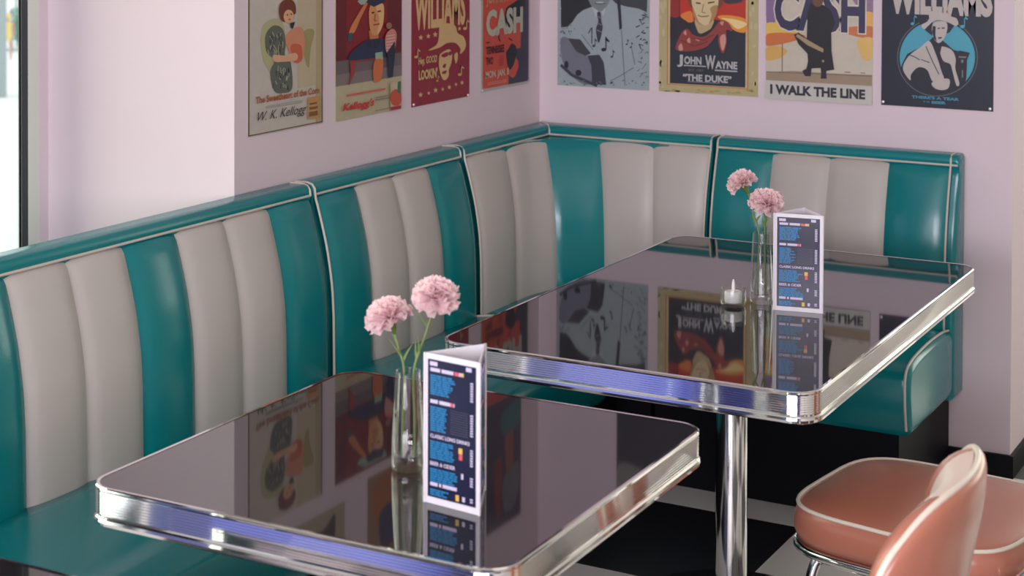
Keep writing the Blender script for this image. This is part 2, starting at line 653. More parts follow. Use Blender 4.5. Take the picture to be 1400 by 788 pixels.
G = 'sections of the striped corner booth'
bench('booth_bench', 'long teal and cream booth bench section beside the side window', left_map(-3.205), 3.205 - 1.414, 'tcctcctcct', group=G)
bench('booth_bench', 'four-channel teal and cream bench section under the left wall posters, next to the booth corner', left_map(-1.402), 1.402 - 0.645, 'tcct', group=G)
bench('booth_bench', 'end bench section with teal outer channels on the back wall beside the bare wall end', back_map(0.660), 1.415 - 0.660, 'tcct',
      end_pad=(0.006, 0.026), group=G)


def corner_bench():
    A, B = -0.633, 0.648
    t = thing('booth_bench', 'corner bench section with one teal channel between four cream ones', 'bench', (0, 0, 0), 0, G)
    # shell swept round the corner with a mitre
    n = len(SHELL)
    vs, fs = [], []
    rows = [lambda d, z: (d, A, z), lambda d, z: (d, -d, z), lambda d, z: (B, -d, z)]
    for rw in rows:
        vs += [rw(d, z) for d, z in SHELL]
    for i in range(2):
        for k in range(n):
            k2 = (k + 1) % n
            fs.append((i * n + k, i * n + k2, (i + 1) * n + k2, (i + 1) * n + k))
    fs += [tuple(range(n)), tuple(2 * n + k for k in range(n))]
    back = MB().add(vs, fs).build('backrest', 'vinyl_teal', t)

    def plan(fr, z, extra=0.0):
        o = off(z)
        Rr = 0.20 + 0.05 * min(1, max(0, (0.91 - z) / 0.4))
        l1 = (-A) - (o + Rr)
        la = Rr * math.pi / 2
        l2 = B - (o + Rr)
        s = fr * (l1 + la + l2)
        c = (o + Rr, -(o + Rr))
        if s < l1:
            p, nn = (o, A + s), (1, 0)
        elif s < l1 + la:
            an = (s - l1) / Rr
            p = (c[0] - Rr * math.cos(an), c[1] + Rr * math.sin(an))
            nn = (math.cos(an), -math.sin(an))
        else:
            p, nn = (c[0] + (s - l1 - la), -o), (0, -1)
        return (p[0] + nn[0] * extra, p[1] + nn[1] * extra, z)
    fr = [0.008, 0.25, 0.457, 0.627, 0.808, 0.992]
    for k, c in enumerate('cctcc'):
        channel_grid(lambda s, d, z: plan(s, z, d), fr[k], fr[k + 1], n=14).build(
            'channel', 'vinyl_teal' if c == 't' else 'vinyl_cream', back)
    # flat triangular top in the corner, and the core below it
    top = [plan(0.14 + 0.72 * k / 30, 0.905, 0.004) for k in range(31)] + [(0.066, -0.066, 0.905)]
    lo = [(x_, y_, 0.885) for x_, y_, _ in top]
    m = len(top)
    MB().add(top + lo, [tuple(range(m)), tuple(m + k for k in range(m))] +
             [(k, (k + 1) % m, m + (k + 1) % m, m + k) for k in range(m)]).build('corner_top', 'vinyl_teal', back, smooth=False)
    MB().tube([(0.0755, A + 0.004, ZPIPE), (0.0755, -0.3, ZPIPE), (0.0755, -0.0755, ZPIPE), (0.3, -0.0755, ZPIPE), (B - 0.004, -0.0755, ZPIPE)],
              0.0033).build('piping', 'piping_cream', back)
    MB().tube([(0.012, -0.012, ZTOP), (0.056, -0.056, ZTOP + 0.001), (0.067, -0.067, 0.937), (0.075, -0.075, 0.926), (0.0765, -0.0765, ZPIPE)],
              0.0033).build('piping', 'piping_cream', back)
    for W in (lambda d, z: (d, A + 0.005, z), lambda d, z: (B - 0.005, -d, z)):
        pts = [W(0.012, ZTOP - 0.001), W(0.05, ZTOP), W(0.066, 0.936), W(0.074, 0.926), W(0.076, ZPIPE)]
        pts += [W(off(z) + 0.003, z) for z in [0.9 - 0.02 * q for q in range(24)]]
        MB().tube(pts, 0.0033).build('piping', 'piping_cream', back)
    # square corner seat
    o0, f0 = 0.118, 0.583
    outl = [(o0, A), (f0 - 0.01, A), (f0, A + 0.01), (f0 + 0.004, -f0 - 0.018), (f0 + 0.018, -f0 - 0.004), (B - 0.01, -f0), (B, -f0 + 0.01), (B, -o0), (o0, -o0)]
    lev = [(0.25, 0.03), (0.262, 0.02), (0.32, 0.006), (0.40, 0.0), (0.428, 0.008), (0.442, 0.03), (0.452, 0.10)]
    mx_, my_ = 0.36, -0.34
    vs, fs = [], []
    m = len(outl)
    for z, ins in lev:
        vs += [(x_ + (mx_ - x_) * ins / 0.25, y_ + (my_ - y_) * ins / 0.25, z) for x_, y_ in outl]
    for i in range(len(lev) - 1):
        fs += [(i * m + k, i * m + (k + 1) % m, (i + 1) * m + (k + 1) % m, (i + 1) * m + k) for k in range(m)]
    fs += [tuple(range(m)), tuple((len(lev) - 1) * m + k for k in range(m))]
    seat = MB().add(vs, fs).build('seat', 'vinyl_teal', t)
    MB().tube([(f0 - 0.03, A + 0.006, 0.435), (f0 - 0.004, A + 0.006, 0.41), (f0 - 0.004, A + 0.006, 0.37), (f0 - 0.018, A + 0.006, 0.262)],
              0.0036).build('piping', 'piping_cream', seat)
    MB().tube([(B - 0.006, -f0 + 0.03, 0.435), (B - 0.006, -f0 + 0.004, 0.41), (B - 0.006, -f0 + 0.004, 0.37), (B - 0.006, -f0 + 0.018, 0.262)],
              0.0036).build('piping', 'piping_cream', seat)
    MB().box((0.01, A, 0), (0.535, -0.01, 0.252)).box((0.535, -0.535, 0), (B, -0.01, 0.252)).build('plinth', 'black_plinth', t, smooth=False)


corner_bench()


# ------------------------------------------------------------------ diner tables
def rrect(hx, hy, r, n=8):
    out = []
    for cx, cy, a0 in ((hx - r, hy - r, 0), (-hx + r, hy - r, 90), (-hx + r, -hy + r, 180), (hx - r, -hy + r, 270)):
        for k in range(n + 1):
            an = R(a0 + 90 * k / n)
            out.append((cx + r * math.cos(an), cy + r * math.sin(an)))
    return out


EDGE = [(-0.006, 0.0006), (-0.001, 0.0010), (0.0012, -0.0005), (0.0016, -0.0035), (0.0002, -0.0060)]
for k in range(8):
    zc = -0.0065 - k * 0.0045
    EDGE += [(0.0001, zc), (0.00058, zc - 0.0018), (0.00101, zc - 0.0034), (0.0008, zc - 0.0040)]
EDGE += [(0.0, -0.0430), (0.0, -0.0460), (0.0030, -0.0485), (0.0042, -0.0530), (0.0034, -0.0580), (0.0, -0.0605), (-0.02, -0.0605)]


def table(label, cx, cy, sx, sy, rz, group):
    t = thing('diner_table', label, 'table', (cx, cy, 0), rz, group)
    hx, hy, r = sx / 2, sy / 2, 0.052
    ol = rrect(hx - 0.003, hy - 0.003, r - 0.003)
    m = len(ol)
    MB().add([(x_, y_, 0.750) for x_, y_ in ol] + [(x_, y_, 0.692) for x_, y_ in ol],
             [tuple(range(m)), tuple(m + k for k in range(m))] + [(k, (k + 1) % m, m + (k + 1) % m, m + k) for k in range(m)]
             ).build('tabletop', 'laminate_black', t, smooth=False)
    vs, fs = [], []
    n = len(EDGE)
    for d, z in EDGE:
        vs += [(x_, y_, 0.750 + z) for x_, y_ in rrect(hx + d, hy + d, max(0.01, r + d))]
    for i in range(n - 1):
        fs += [(i * m + k, i * m + (k + 1) % m, (i + 1) * m + (k + 1) % m, (i + 1) * m + k) for k in range(m)]
    MB().add(vs, fs).build('edge_trim', 'chrome_ribbed', t, angle=14)
    MB().lathe([(0.0375, 0.03), (0.0375, 0.685)], 40).build('column', 'chrome', t)
    MB().box((-0.2, -0.022, 0.672), (0.2, 0.022, 0.692)).box((-0.022, -0.2, 0.672), (0.022, 0.2, 0.692)).build('support_spider', 'black_plinth', t, smooth=False)
    MB().lathe([(0.255, 0.0), (0.26, 0.008), (0.25, 0.018), (0.15, 0.032), (0.06, 0.05), (0.045, 0.075)], 48).build('base', 'chrome', t)
    return t


GT = 'chrome-edged black diner tables along the booth'
table('square black diner table with ribbed chrome edge, carrying one vase and one menu stand', 1.1363, -2.6209, 0.759, 0.760, 0.0094, GT)
table('long black diner table with ribbed chrome edge, carrying the tea light', 1.2003, -1.3164, 0.825, 1.3065, 0.0033, GT)
table('bare black diner table beyond the square one, only a corner showing', 1.16, -3.668, 0.759, 0.760, 0.0, GT)


# ------------------------------------------------------------------ diner chairs
def make_chair(label):
    t = thing('diner_chair', label, 'chair', (0, 0, 0), 0, 'salmon diner chairs on the aisle')
    # seat cushion: front is local -x
    def outline(ins):
        pts = []
        for k in range(48):
            an = 2 * math.pi * k / 48
            e = 2 / 4.2
            cx_, sy_ = math.cos(an), math.sin(an)
            x_ = math.copysign(abs(cx_) ** e, cx_) * (0.235 - ins)
            y_ = math.copysign(abs(sy_) ** e, sy_) * (0.222 - ins) * (1.0 + 0.04 * x_ / 0.235)
            pts.append((x_, y_))
        return pts
    lev = [(0.384, 0.016), (0.388, 0.004), (0.41, -0.003), (0.435, -0.003), (0.457, 0.004), (0.460, 0.007), (0.4645, 0.02), (0.469, 0.06), (0.472, 0.12), (0.473, 0.19)]
    vs, fs = [], []
    m = 48
    for z, ins in lev:
        vs += [(x_, y_, z) for x_, y_ in outline(ins)]
    for i in range(len(lev) - 1):
        fs += [(i * m + k, i * m + (k + 1) % m, (i + 1) * m + (k + 1) % m, (i + 1) * m + k) for k in range(m)]
    fs += [tuple(range(m)), tuple((len(lev) - 1) * m + k for k in range(m))]
    seat = MB().add(vs, fs).build('seat', 'vinyl_salmon', t, angle=60)
    MB().tube([(x_, y_, 0.4595) for x_, y_ in outline(0.004)], 0.0042, 8, True).build('piping', 'piping_white', seat)
    MB().tube([(x_, y_, 0.377) for x_, y_ in outline(0.004)], 0.0105, 10, True).build('seat_ring', 'chrome', t)
    # backrest: curved padded panel
    RAD, HALF, Z0, Z1 = 0.40, R(33), 0.545, 0.885

    def P(u, v, d):
        # u,v in [-1,1], squared-off outline with round corners, d outwards towards the sitter
        uu = u * math.sqrt(1 - 0.30 * v ** 4)
        vv = v * math.sqrt(1 - 0.42 * u ** 4)
        an = HALF * uu
        z = (Z0 + Z1) / 2 + (Z1 - Z0) / 2 * vv
        xc = 0.345 + (z - Z0) * math.tan(R(11))
        rr = RAD - d
        return (xc + (rr * math.cos(an) - RAD), rr * math.sin(an), z - d * 0.15)
    N = 26
    def ring():
        pts = []
        for k in range(N):
            pts.append((-1 + 2 * k / N, -1))
        for k in range(N):
            pts.append((1, -1 + 2 * k / N))
        for k in range(N):
            pts.append((1 - 2 * k / N, 1))
        for k in range(N):
            pts.append((-1, 1 - 2 * k / N))
        return pts
    def puff(u, v):
        return 0.052 * (1 - abs(u) ** 5) ** 0.5 * (1 - abs(v) ** 5) ** 0.5

    def ease(a):
        return math.sin((2 * a - 1) * math.pi / 2)
    mb = MB()
    mb.grid(lambda a, b: P(ease(a), ease(b), puff(ease(a), ease(b))), N, N)
    mb.grid(lambda a, b: P(ease(a), ease(b), -0.008 - 0.35 * puff(ease(a), ease(b))), N, N)
    rg = ring()
    vs = [P(u, v, d) for d in (0.0, -0.008) for u, v in rg]
    m = len(rg)
    mb.add(vs, [(k, (k + 1) % m, m + (k + 1) % m, m + k) for k in range(m)])
    bk = mb.build('backrest', 'vinyl_salmon', t, angle=60)
    MB().tube([P(u * 1.01, v * 1.01, -0.004) for u, v in rg], 0.0048, 8, True).build('piping', 'piping_white', bk)

    def ins(a, b):
        v = ease(b)
        wv = 0.26 + 0.30 * (v + 1) / 2
        u = (2 * a - 1) * wv
        return P(u * 1.0, v * 1.004, puff(u, v) + 0.0022 * (1 - abs(2 * a - 1) ** 6) + 0.0004)
    MB().grid(ins, 16, 26).build('insert', 'vinyl_blush', bk)
    # chrome frame
    for s in (-1, 1):
        y_ = 0.165 * s
        MB().tube(catmull([(-0.20, y_ * 1.12, 0.010), (-0.185, y_ * 1.1, 0.18), (-0.172, y_ * 1.05, 0.325), (-0.14, y_, 0.362),
                           (-0.02, y_, 0.366), (0.12, y_, 0.366), (0.175, y_, 0.372)], 6, False), 0.0115, 10).build('leg', 'chrome', t)
        MB().tube(catmull([(0.245, y_ * 1.08, 0.010), (0.215, y_ * 1.04, 0.20), (0.222, y_, 0.36), (0.290, y_, 0.46),
                           (0.348, y_ * 0.8, 0.545), (0.362, y_ * 0.8, 0.66)], 6, False), 0.0115, 10).build('leg', 'chrome', t)
        for x_, k in ((-0.20, 1.12), (0.245, 1.08)):
            MB().lathe([(0.015, 0), (0.016, 0.012), (0.0135, 0.02)], 14, (x_, y_ * k, 0)).build('foot_cap', 'black_plinth', t)
    return t


ch = make_chair('salmon vinyl diner chair with white piping, pulled out beside the long table')
ch.location = (1.738, -1.605, 0)
ch.rotation_euler = (0, 0, R(-8))
c2 = copy_tree(ch)
c2['label'] = 'salmon vinyl diner chair whose curved backrest rises at the square table'
c2.location = (1.665, -2.68, 0)
c2.rotation_euler = (0, 0, R(3))


# ------------------------------------------------------------------ things on the tables
def make_vase(label, x, y):
    o = MB().lathe([(0.0, 0.0), (0.024, 0.0), (0.0268, 0.004), (0.0272, 0.014), (0.0268, 0.05), (0.0242, 0.10), (0.0205, 0.16), (0.0203, 0.1615),
                    (0.0193, 0.161), (0.0192, 0.158), (0.0228, 0.10), (0.0250, 0.05), (0.0248, 0.026), (0.018, 0.0195), (0.0, 0.018)], 40, cap=False
                   ).build('bud_vase', 'thin_glass', None, angle=50)
    o.location = (x, y, 0.7505)
    return tag(o, label, 'vase', 'tall clear bud vases')


def carnation(label, base, bend, head, size, tilt, seed):
    """cut flower standing in a vase: base inside the vase, head position, bloom diameter"""
    rnd = random.Random(seed)
    b, m_, h = Vector(base), Vector(bend), Vector(head)
    t = thing('carnation', label, 'flower', b, 0, 'pink carnations in bud vases')
    ax = (Vector(tilt)).normalized()
    calyx0 = h - ax * size * 0.62
    pts = catmull([tuple(p - b) for p in (b, b.lerp(m_, 0.5), m_, m_.lerp(calyx0, 0.55), calyx0)], 6, False)
    MB().tube(pts, 0.0019, 8).build('stem', 'stem_green', t)
    # calyx
    u = ax.orthogonal().normalized()
    v = ax.cross(u)
    cal = MB()
    pr = [(0.0022, -0.001), (0.0055, 0.006), (0.0085, 0.014), (0.0105, 0.022), (0.0125, 0.028)]
    vs, fs = [], []
    k_ = size / 0.07
    for r_, z in pr:
        for q in range(12):
            an = q * math.pi / 6
            vs.append(calyx0 - b + ax * z * k_ + (u * math.cos(an) + v * math.sin(an)) * r_ * k_)
    for i in range(len(pr) - 1):
        fs += [(i * 12 + q, i * 12 + (q + 1) % 12, (i + 1) * 12 + (q + 1) % 12, (i + 1) * 12 + q) for q in range(12)]
    cal.add(vs, fs)
    cal.build('calyx', 'calyx_green', t)
    # ruffled petals, wide at the rim with a toothed edge
    pb = MB()
    c0 = calyx0 - b + ax * 0.024 * k_
    rad = size / 2
    for ringi, (cnt, elev, ln) in enumerate(((10, -4, 1.0), (10, 14, 1.0), (9, 34, 0.98), (8, 54, 0.94), (6, 72, 0.88), (4, 85, 0.8))):
        for q in range(cnt):
            an = 2 * math.pi * (q + rnd.random() * 0.6) / cnt + ringi
            el = R(elev + rnd.uniform(-9, 9))
            rd = (u * math.cos(an) + v * math.sin(an))
            sd = ax.cross(rd).normalized()
            dr = rd * math.cos(el) + ax * math.sin(el)
            nm = dr.cross(sd).normalized()
            L_ = rad * ln * rnd.uniform(0.92, 1.06)
            wd = rad * 0.95 * rnd.uniform(0.8, 1.1)
            ph = rnd.random() * 6

            def fn(a, s_, dr=dr, sd=sd, nm=nm, L_=L_, wd=wd, ph=ph):
                x_ = 2 * a - 1
                fan = wd * (0.16 + 0.84 * s_ ** 0.8) * 0.62
                tooth = (0.07 * math.sin(a * 22 + ph) if s_ > 0.95 else 0.0) - 0.12 * x_ * x_ * s_
                ruff = math.sin(a * 13 + ph + s_ * 2) * 0.13 * s_ * s_ + 0.10 * s_ * (1 - s_)
                return c0 + dr * (L_ * (s_ + tooth)) + sd * (x_ * fan) + nm * (ruff * rad) - nm * 0.05 * rad * x_ * x_
            pb.grid(fn, 9, 5)
    pb.build('bloom', 'petal_pink', t, recalc=False, angle=80)
    # narrow leaves at the nodes
    for q, (fr_, an) in enumerate(((0.62, 0.3), (0.66, 3.2), (0.86, 1.8))):
        p0 = Vector(pts[int(fr_ * (len(pts) - 1))])
        dv = Vector((math.cos(an + seed), math.sin(an + seed) * 0.6, 1.3)).normalized()
        sd = dv.cross(Vector((0, 1, 0.2))).normalized()
        Lf = 0.030 + 0.008 * q % 0.01
        MB().grid(lambda a, s_: p0 + dv * Lf * s_ + Vector((math.cos(an), 0, 0)) * 0.006 * s_ * s_ + sd * ((a - 0.5) * 0.005 * (1.02 - s_) ** 0.6)
                  + Vector((0, 0.0008 * (abs(a - 0.5)), 0)), 3, 8).build('leaf', 'stem_green', t, recalc=False)
    return t


make_vase('clear glass bud vase on the square table holding two carnations', 1.172, -2.690)
make_vase('clear glass bud vase on the long table between tea light and menu stand', 1.269, -1.312)
carnation('round pink carnation on the shorter stem in the square table vase', (1.163, -2.694, 0.7705), (1.164, -2.690, 0.912), (1.133, -2.699, 1.014), 0.078, (-0.25, -0.25, 1), 1)
carnation('fuller pink carnation on the taller stem in the square table vase', (1.181, -2.684, 0.7705), (1.181, -2.687, 0.912), (1.217, -2.672, 1.049), 0.077, (0.35, -0.25, 0.9), 2)
carnation('upper pink carnation leaning away from the menu stand on the long table', (1.261, -1.316, 0.7705), (1.262, -1.313, 0.912), (1.203, -1.289, 1.035), 0.072, (-0.45, -0.2, 0.9), 3)
carnation('lower pale pink carnation leaning over the menu stand on the long table', (1.277, -1.307, 0.7705), (1.276, -1.311, 0.912), (1.287, -1.325, 1.002), 0.080, (0.18, -0.2, 1), 4)

tl = thing('tea_light', 'small white tea light in a clear glass cup on the long table', 'candle', (1.2235, -1.372, 0.7508))
MB().lathe([(0.0, 0.0), (0.026, 0.0), (0.0295, 0.005), (0.0305, 0.015), (0.030, 0.040), (0.0285, 0.0405), (0.0280, 0.037), (0.0282, 0.015),
            (0.026, 0.008), (0.0, 0.0075)], 36, cap=False).build('glass_cup', 'thin_glass', tl, angle=50)
MB().lathe([(0.0195, 0.0085), (0.020, 0.010), (0.020, 0.031), (0.018, 0.033), (0.004, 0.0315)], 32).build('candle', 'candle_wax', tl, angle=50)
MB().lathe([(0.0038, 0.031), (0.0042, 0.040), (0.0036, 0.052), (0.0016, 0.060)], 14).build('wick', 'candle_wax', tl)

# menu stands: three printed cards folded into a prism
FONT_CACHE = {}


def text_data(body, bold=0.0, shear=0.0):
    """(verts, faces) of a text, bounds normalised to 0..1"""
    k = (body, bold, shear)
    if k in FONT_CACHE:
        return FONT_CACHE[k]
    cu = bpy.data.curves.new('t', 'FONT')
    cu.body = body
    cu.size = 1.0
    cu.offset = bold
    cu.shear = shear
    cu.resolution_u = 3
    ob = bpy.data.objects.new('t', cu)
    COL.objects.link(ob)
    dg = bpy.context.evaluated_depsgraph_get()
    me = bpy.data.meshes.new_from_object(ob.evaluated_get(dg))
    vs = [tuple(v.co) for v in me.vertices]
    fs = [tuple(p.vertices) for p in me.polygons]
    bpy.data.objects.remove(ob)
    bpy.data.curves.remove(cu)
    bpy.data.meshes.remove(me)
    xa, xb = min(v[0] for v in vs), max(v[0] for v in vs)
    ya, yb = min(v[1] for v in vs), max(v[1] for v in vs)
    vs = [((v[0] - xa) / (xb - xa), (v[1] - ya) / (yb - ya)) for v in vs]
    FONT_CACHE[k] = (vs, fs)
    return FONT_CACHE[k]


def menu_face(parent, Mf, seed):
    """Mf(u mm, v mm, lift) -> local point; card 99 x 212"""
    rnd = random.Random(seed)

    def quad(mb, u0, v0, u1, v1, lift):
        mb.add([Mf(u0, v0, lift), Mf(u1, v0, lift), Mf(u1, v1, lift), Mf(u0, v1, lift)], [(0, 1, 2, 3)])

    def txt(mb, s, u0, v0, u1, v1, lift, bold=0.03):
        vs, fs = text_data(s, bold)
        mb.add([Mf(u0 + (u1 - u0) * a, v0 + (v1 - v0) * b, lift) for a, b in vs], fs)
    mb = MB()
    quad(mb, 6, 10, 94, 210, 0.0005)
    pr = mb.build('print_panel', 'card_navy', parent, smooth=False, recalc=False)
    head, blue, grey, yel, red = MB(), MB(), MB(), MB(), MB()
    # header row
    quad(head, 10, 201, 24, 207, 0.0009)
    quad(head, 76, 202, 86, 208, 0.0009)
    secs = [(192, 158, 28, 0.55), (146, 106, 34, 0.40), (96, 66, 26, 0.60), (56, 34, 20, 0.60), (26, 13, 11, 0.42)]
    heads = [None, None, 'CLASSIC LONG DRINKS', 'BEER & CIDER', None]
    for k, (vt, vb, hh, bw) in enumerate(secs):
        # heading
        if heads[k]:
            txt(head, heads[k], 11, vt + 0.5, 11 + (72 if k == 2 else 46), vt + 6.0, 0.0009)
        else:
            u = 11
            for wlen in ((18, 22, 16), (14, 28), (), (), (14, 4, 26))[k]:
                quad(head, u, vt + 0.8, u + wlen, vt + 6.0, 0.0009)
                u += wlen + 2.5
        # text rows as runs of words
        v = vt - 4
        while v > vb + 1.5:
            u = 11
            end = 11 + 78 * bw * rnd.uniform(0.72, 1.08)
            while u < end:
                wl = rnd.uniform(6, 14)
                quad(blue, u, v - 2.4, min(u + wl, end), v, 0.0009)
                u += wl + 1.0
            if k == 1:
                quad(grey, 48, v - 1.3, 80, v - 0.3, 0.0009)
            v -= 3.3
        # price column
        v = vt - 5
        while v > vb + 3:
            quad(head, 84, v - 2.2, 89, v, 0.0009)
            v -= 3.6
    quad(red, 55, 193, 64, 198, 0.0010)
    quad(yel, 66, 193, 72, 197, 0.0010)
    quad(red, 48, 147, 54, 152, 0.0012)
    quad(yel, 63, 82, 70, 90, 0.0010)
    quad(red, 64, 73, 70, 82, 0.0010)
    quad(yel, 58, 13, 64, 22, 0.0010)
    quad(head, 70, 14, 75, 21, 0.0010)
    quad(head, 68, 46, 72, 54, 0.0010)
    for nm, mb, mt in (('headings', head, 'card_text'), ('paragraphs', blue, 'card_blue'), ('rules', grey, 'card_grey'),
                       ('picture', yel, 'card_yellow'), ('picture', red, 'card_red')):
        mb.build(nm, mt, pr, smooth=False, recalc=False)['kind'] = 'stuff'


def menu_stand(label, fl, fr, bk, h, seed):
    """triangular menu: front-left, front-right and rear corner on the table"""
    fl, fr, bk = Vector(fl), Vector(fr), Vector(bk)
    c = (fl + fr + bk) / 3
    t = thing('menu_stand', label, 'menu', (c.x, c.y, 0.7503), 0, 'three-sided menu stands')
    z = Vector((0, 0, 1))
    for k, (a, b) in enumerate(((fl, fr), (fr, bk), (bk, fl))):
        a3 = Vector((a.x - c.x, a.y - c.y, 0))
        e = Vector((b.x - a.x, b.y - a.y, 0))
        L = e.length
        e = e / L
        n = Vector((e.y, -e.x, 0))

        def Mf(u, v, lift, a3=a3, e=e, n=n, L=L):
            return a3 + e * (u / 100 * L) + z * (v / 218 * h) + n * lift
        vs = [Mf(u, v, d) for d in (0.0, -0.0016) for u, v in ((0, 0), (100, 0), (100, 218), (0, 218))]
        cd = MB().add(vs, [(0, 1, 2, 3), (7, 6, 5, 4), (0, 4, 5, 1), (1, 5, 6, 2), (2, 6, 7, 3), (3, 7, 4, 0)]).build('card', 'card_white', t, smooth=False)
        menu_face(cd, Mf, seed + k)
    mb = MB()
    for p in (fl, fr, bk):
        q = (p - c)
        mb.tube([(q.x, q.y, 0), (q.x, q.y, h)], 0.0022, 8)
    mb.build('edge_strip', 'card_white', t)
    return t


menu_stand('navy three-sided menu stand beside the vase on the square table', (1.275, -2.806), (1.379, -2.818), (1.331, -2.716), 0.232, 10)
menu_stand('navy three-sided menu stand beside the tea light on the long table', (1.318, -1.364), (1.426, -1.345), (1.354, -1.265), 0.221, 20)


# ------------------------------------------------------------------ posters
class Poster:
    def __init__(self, label, wall, a, b, bl, br, kl, kr, panel, zb=1.067, height=None):
        if height is None:
            height = 0.352 if wall == 'L' else 0.40
        self.W = abs(b - a) * 1000
        self.bl, self.br, self.kl, self.kr = bl, br, kl, kr
        self.H = height * 1000
        loc = (0.0, a, zb) if wall == 'L' else (a, 0.0, zb)
        self.t = thing('poster', label, 'poster', loc, 0, 'tin posters in a row on the booth walls')
        self.L = wall == 'L'
        self.layer = 0
        vs = [self.P(u, v, d) for d in (0.0004, 0.0022) for u, v in ((0, 0), (self.W, 0), (self.W, self.H), (0, self.H))]
        self.panel = MB().add(vs, [(3, 2, 1, 0), (4, 5, 6, 7), (0, 1, 5, 4), (1, 2, 6, 5), (2, 3, 7, 6), (3, 0, 4, 7)]
                              ).build('panel', ink(*panel), self.t, smooth=False)

    def P(self, u, v, d):
        return (d, u / 1000, v / 1000) if self.L else (u / 1000, -d, v / 1000)

    def sk(self, x, y):
        """sketch units on the sheet -> millimetres from its lower left corner"""
        s = (x - self.bl[0]) / (self.br[0] - self.bl[0])
        yb = self.bl[1] + (self.br[1] - self.bl[1]) * s
        return s * self.W, (yb - y) * (self.kl + (self.kr - self.kl) * s)

    def mm(self, polys, col, name='print', each=1):
        """print shapes; groups of `each` polygons make one part, many small ones stay together"""
        self.layer += 1
        d = 0.0022 + 0.00022 * self.layer
        many = len(polys) > 14 * each
        groups = [polys] if many else [polys[k:k + each] for k in range(0, len(polys), each)]
        for g in groups:
            mb = MB()
            for pts in g:
                pts = [(min(self.W, max(0, u)), min(self.H, max(0, v))) for u, v in pts]
                if max(v for u, v in pts) - min(v for u, v in pts) < 0.01:
                    continue
                tri = tessellate_polygon([[Vector((u, v, 0)) for u, v in pts]])
                mb.add([self.P(u, v, d) for u, v in pts], [tuple(f) for f in tri])
            if mb.v:
                o = mb.build(name, ink(*col), self.t, smooth=False, recalc=False)
                if many or name == 'stroke':
                    o['kind'] = 'stuff'

    def poly(self, polys, col, name='print', smooth=False, each=1):
        if smooth:
            polys = [catmull(p, 5) for p in polys]
        return self.mm([[self.sk(*p) for p in q] for q in polys], col, name, each)

    def ell(self, items, col, name='print', n=28):
        return self.poly([[(cx + rx * math.cos(2 * math.pi * k / n), cy + ry * math.sin(2 * math.pi * k / n)) for k in range(n)]
                          for cx, cy, rx, ry in items], col, name)

    def rect(self, items, col, name='print'):
        """(x0, y0, x1, y1) measured at the left edge; follows the sheet's edges"""
        out = []
        for x0, y0, x1, y1 in items:
            u0, va = self.sk(x0, y0)
            _, vb = self.sk(x0, y1)
            u1, _ = self.sk(x1, y0)
            out.append([(u0, va), (u1, va), (u1, vb), (u0, vb)])
        return self.mm(out, col, name)

    def line(self, paths, wd, col, name='stroke'):
        out = []
        for p in paths:
            for a, b in zip(p, p[1:]):
                dx, dy = b[0] - a[0], b[1] - a[1]
                l = math.hypot(dx, dy) or 1
                nx, ny = -dy / l * wd / 2, dx / l * wd / 2
                out.append([(a[0] + nx, a[1] + ny), (b[0] + nx, b[1] + ny), (b[0] - nx, b[1] - ny), (a[0] - nx, a[1] - ny)])
        return self.poly(out, col, name, each=len(out))

    def text(self, s, x0, yb, x1, yt, col, bold=0.02, shear=0.0, name='lettering'):
        """text filling the box whose left side runs from yb (bottom) to yt (top) at x0"""
        u0, v0 = self.sk(x0, yb)
        _, v1 = self.sk(x0, yt)
        u1, _ = self.sk(x1, yb)
        vs, fs = text_data(s, bold, shear)
        self.layer += 1
        d = 0.0022 + 0.00022 * self.layer
        vs = [(u0 + (u1 - u0) * a, min(self.H, v0 + (v1 - v0) * b)) for a, b in vs]
        return MB().add([self.P(u, v, d) for u, v in vs], fs).build(name, ink(*col), self.t, smooth=False, recalc=False)

    def star(self, items, col):
        return self.poly([[(cx + (r if k % 2 == 0 else r * 0.42) * math.sin(k * math.pi / 5),
                            cy - (r if k % 2 == 0 else r * 0.42) * 1.2 * math.cos(k * math.pi / 5)) for k in range(10)]
                          for cx, cy, r in items], col, 'star')

    def note(self, items, col):
        ps = []
        for x, y, s in items:
            ps.append([(x + 0.30 * s * math.cos(k * 0.63), y + 0.22 * s * math.sin(k * 0.63)) for k in range(10)])
            ps.append([(x + 0.2 * s, y), (x + 0.2 * s, y - 1.5 * s), (x + 0.32 * s, y - 1.5 * s), (x + 0.32 * s, y)])
            ps.append([(x + 0.2 * s, y - 1.5 * s), (x + 0.7 * s, y - 1.0 * s), (x + 0.6 * s, y - 0.85 * s), (x + 0.2 * s, y - 1.15 * s)])
        return self.poly(ps, col, 'music_note', each=3)

    def rivets(self, items, r, col=None):
        mb = MB()
        for x, y in items:
            u, v = self.sk(x, y)
            vs = [self.P(u + r * k * math.cos(a * math.pi / 6), v + r * k * math.sin(a * math.pi / 6), d)
                  for k, d in ((1.0, 0.0022), (0.8, 0.0052), (0.35, 0.0062)) for a in range(12)]
            fs = [(i * 12 + a, i * 12 + (a + 1) % 12, (i + 1) * 12 + (a + 1) % 12, (i + 1) * 12 + a) for i in range(2) for a in range(12)]
            fs.append(tuple(24 + a for a in range(12)))
            mb.add(vs, fs)
            mb.build('rivet', 'rivet', self.t)
            mb = MB()


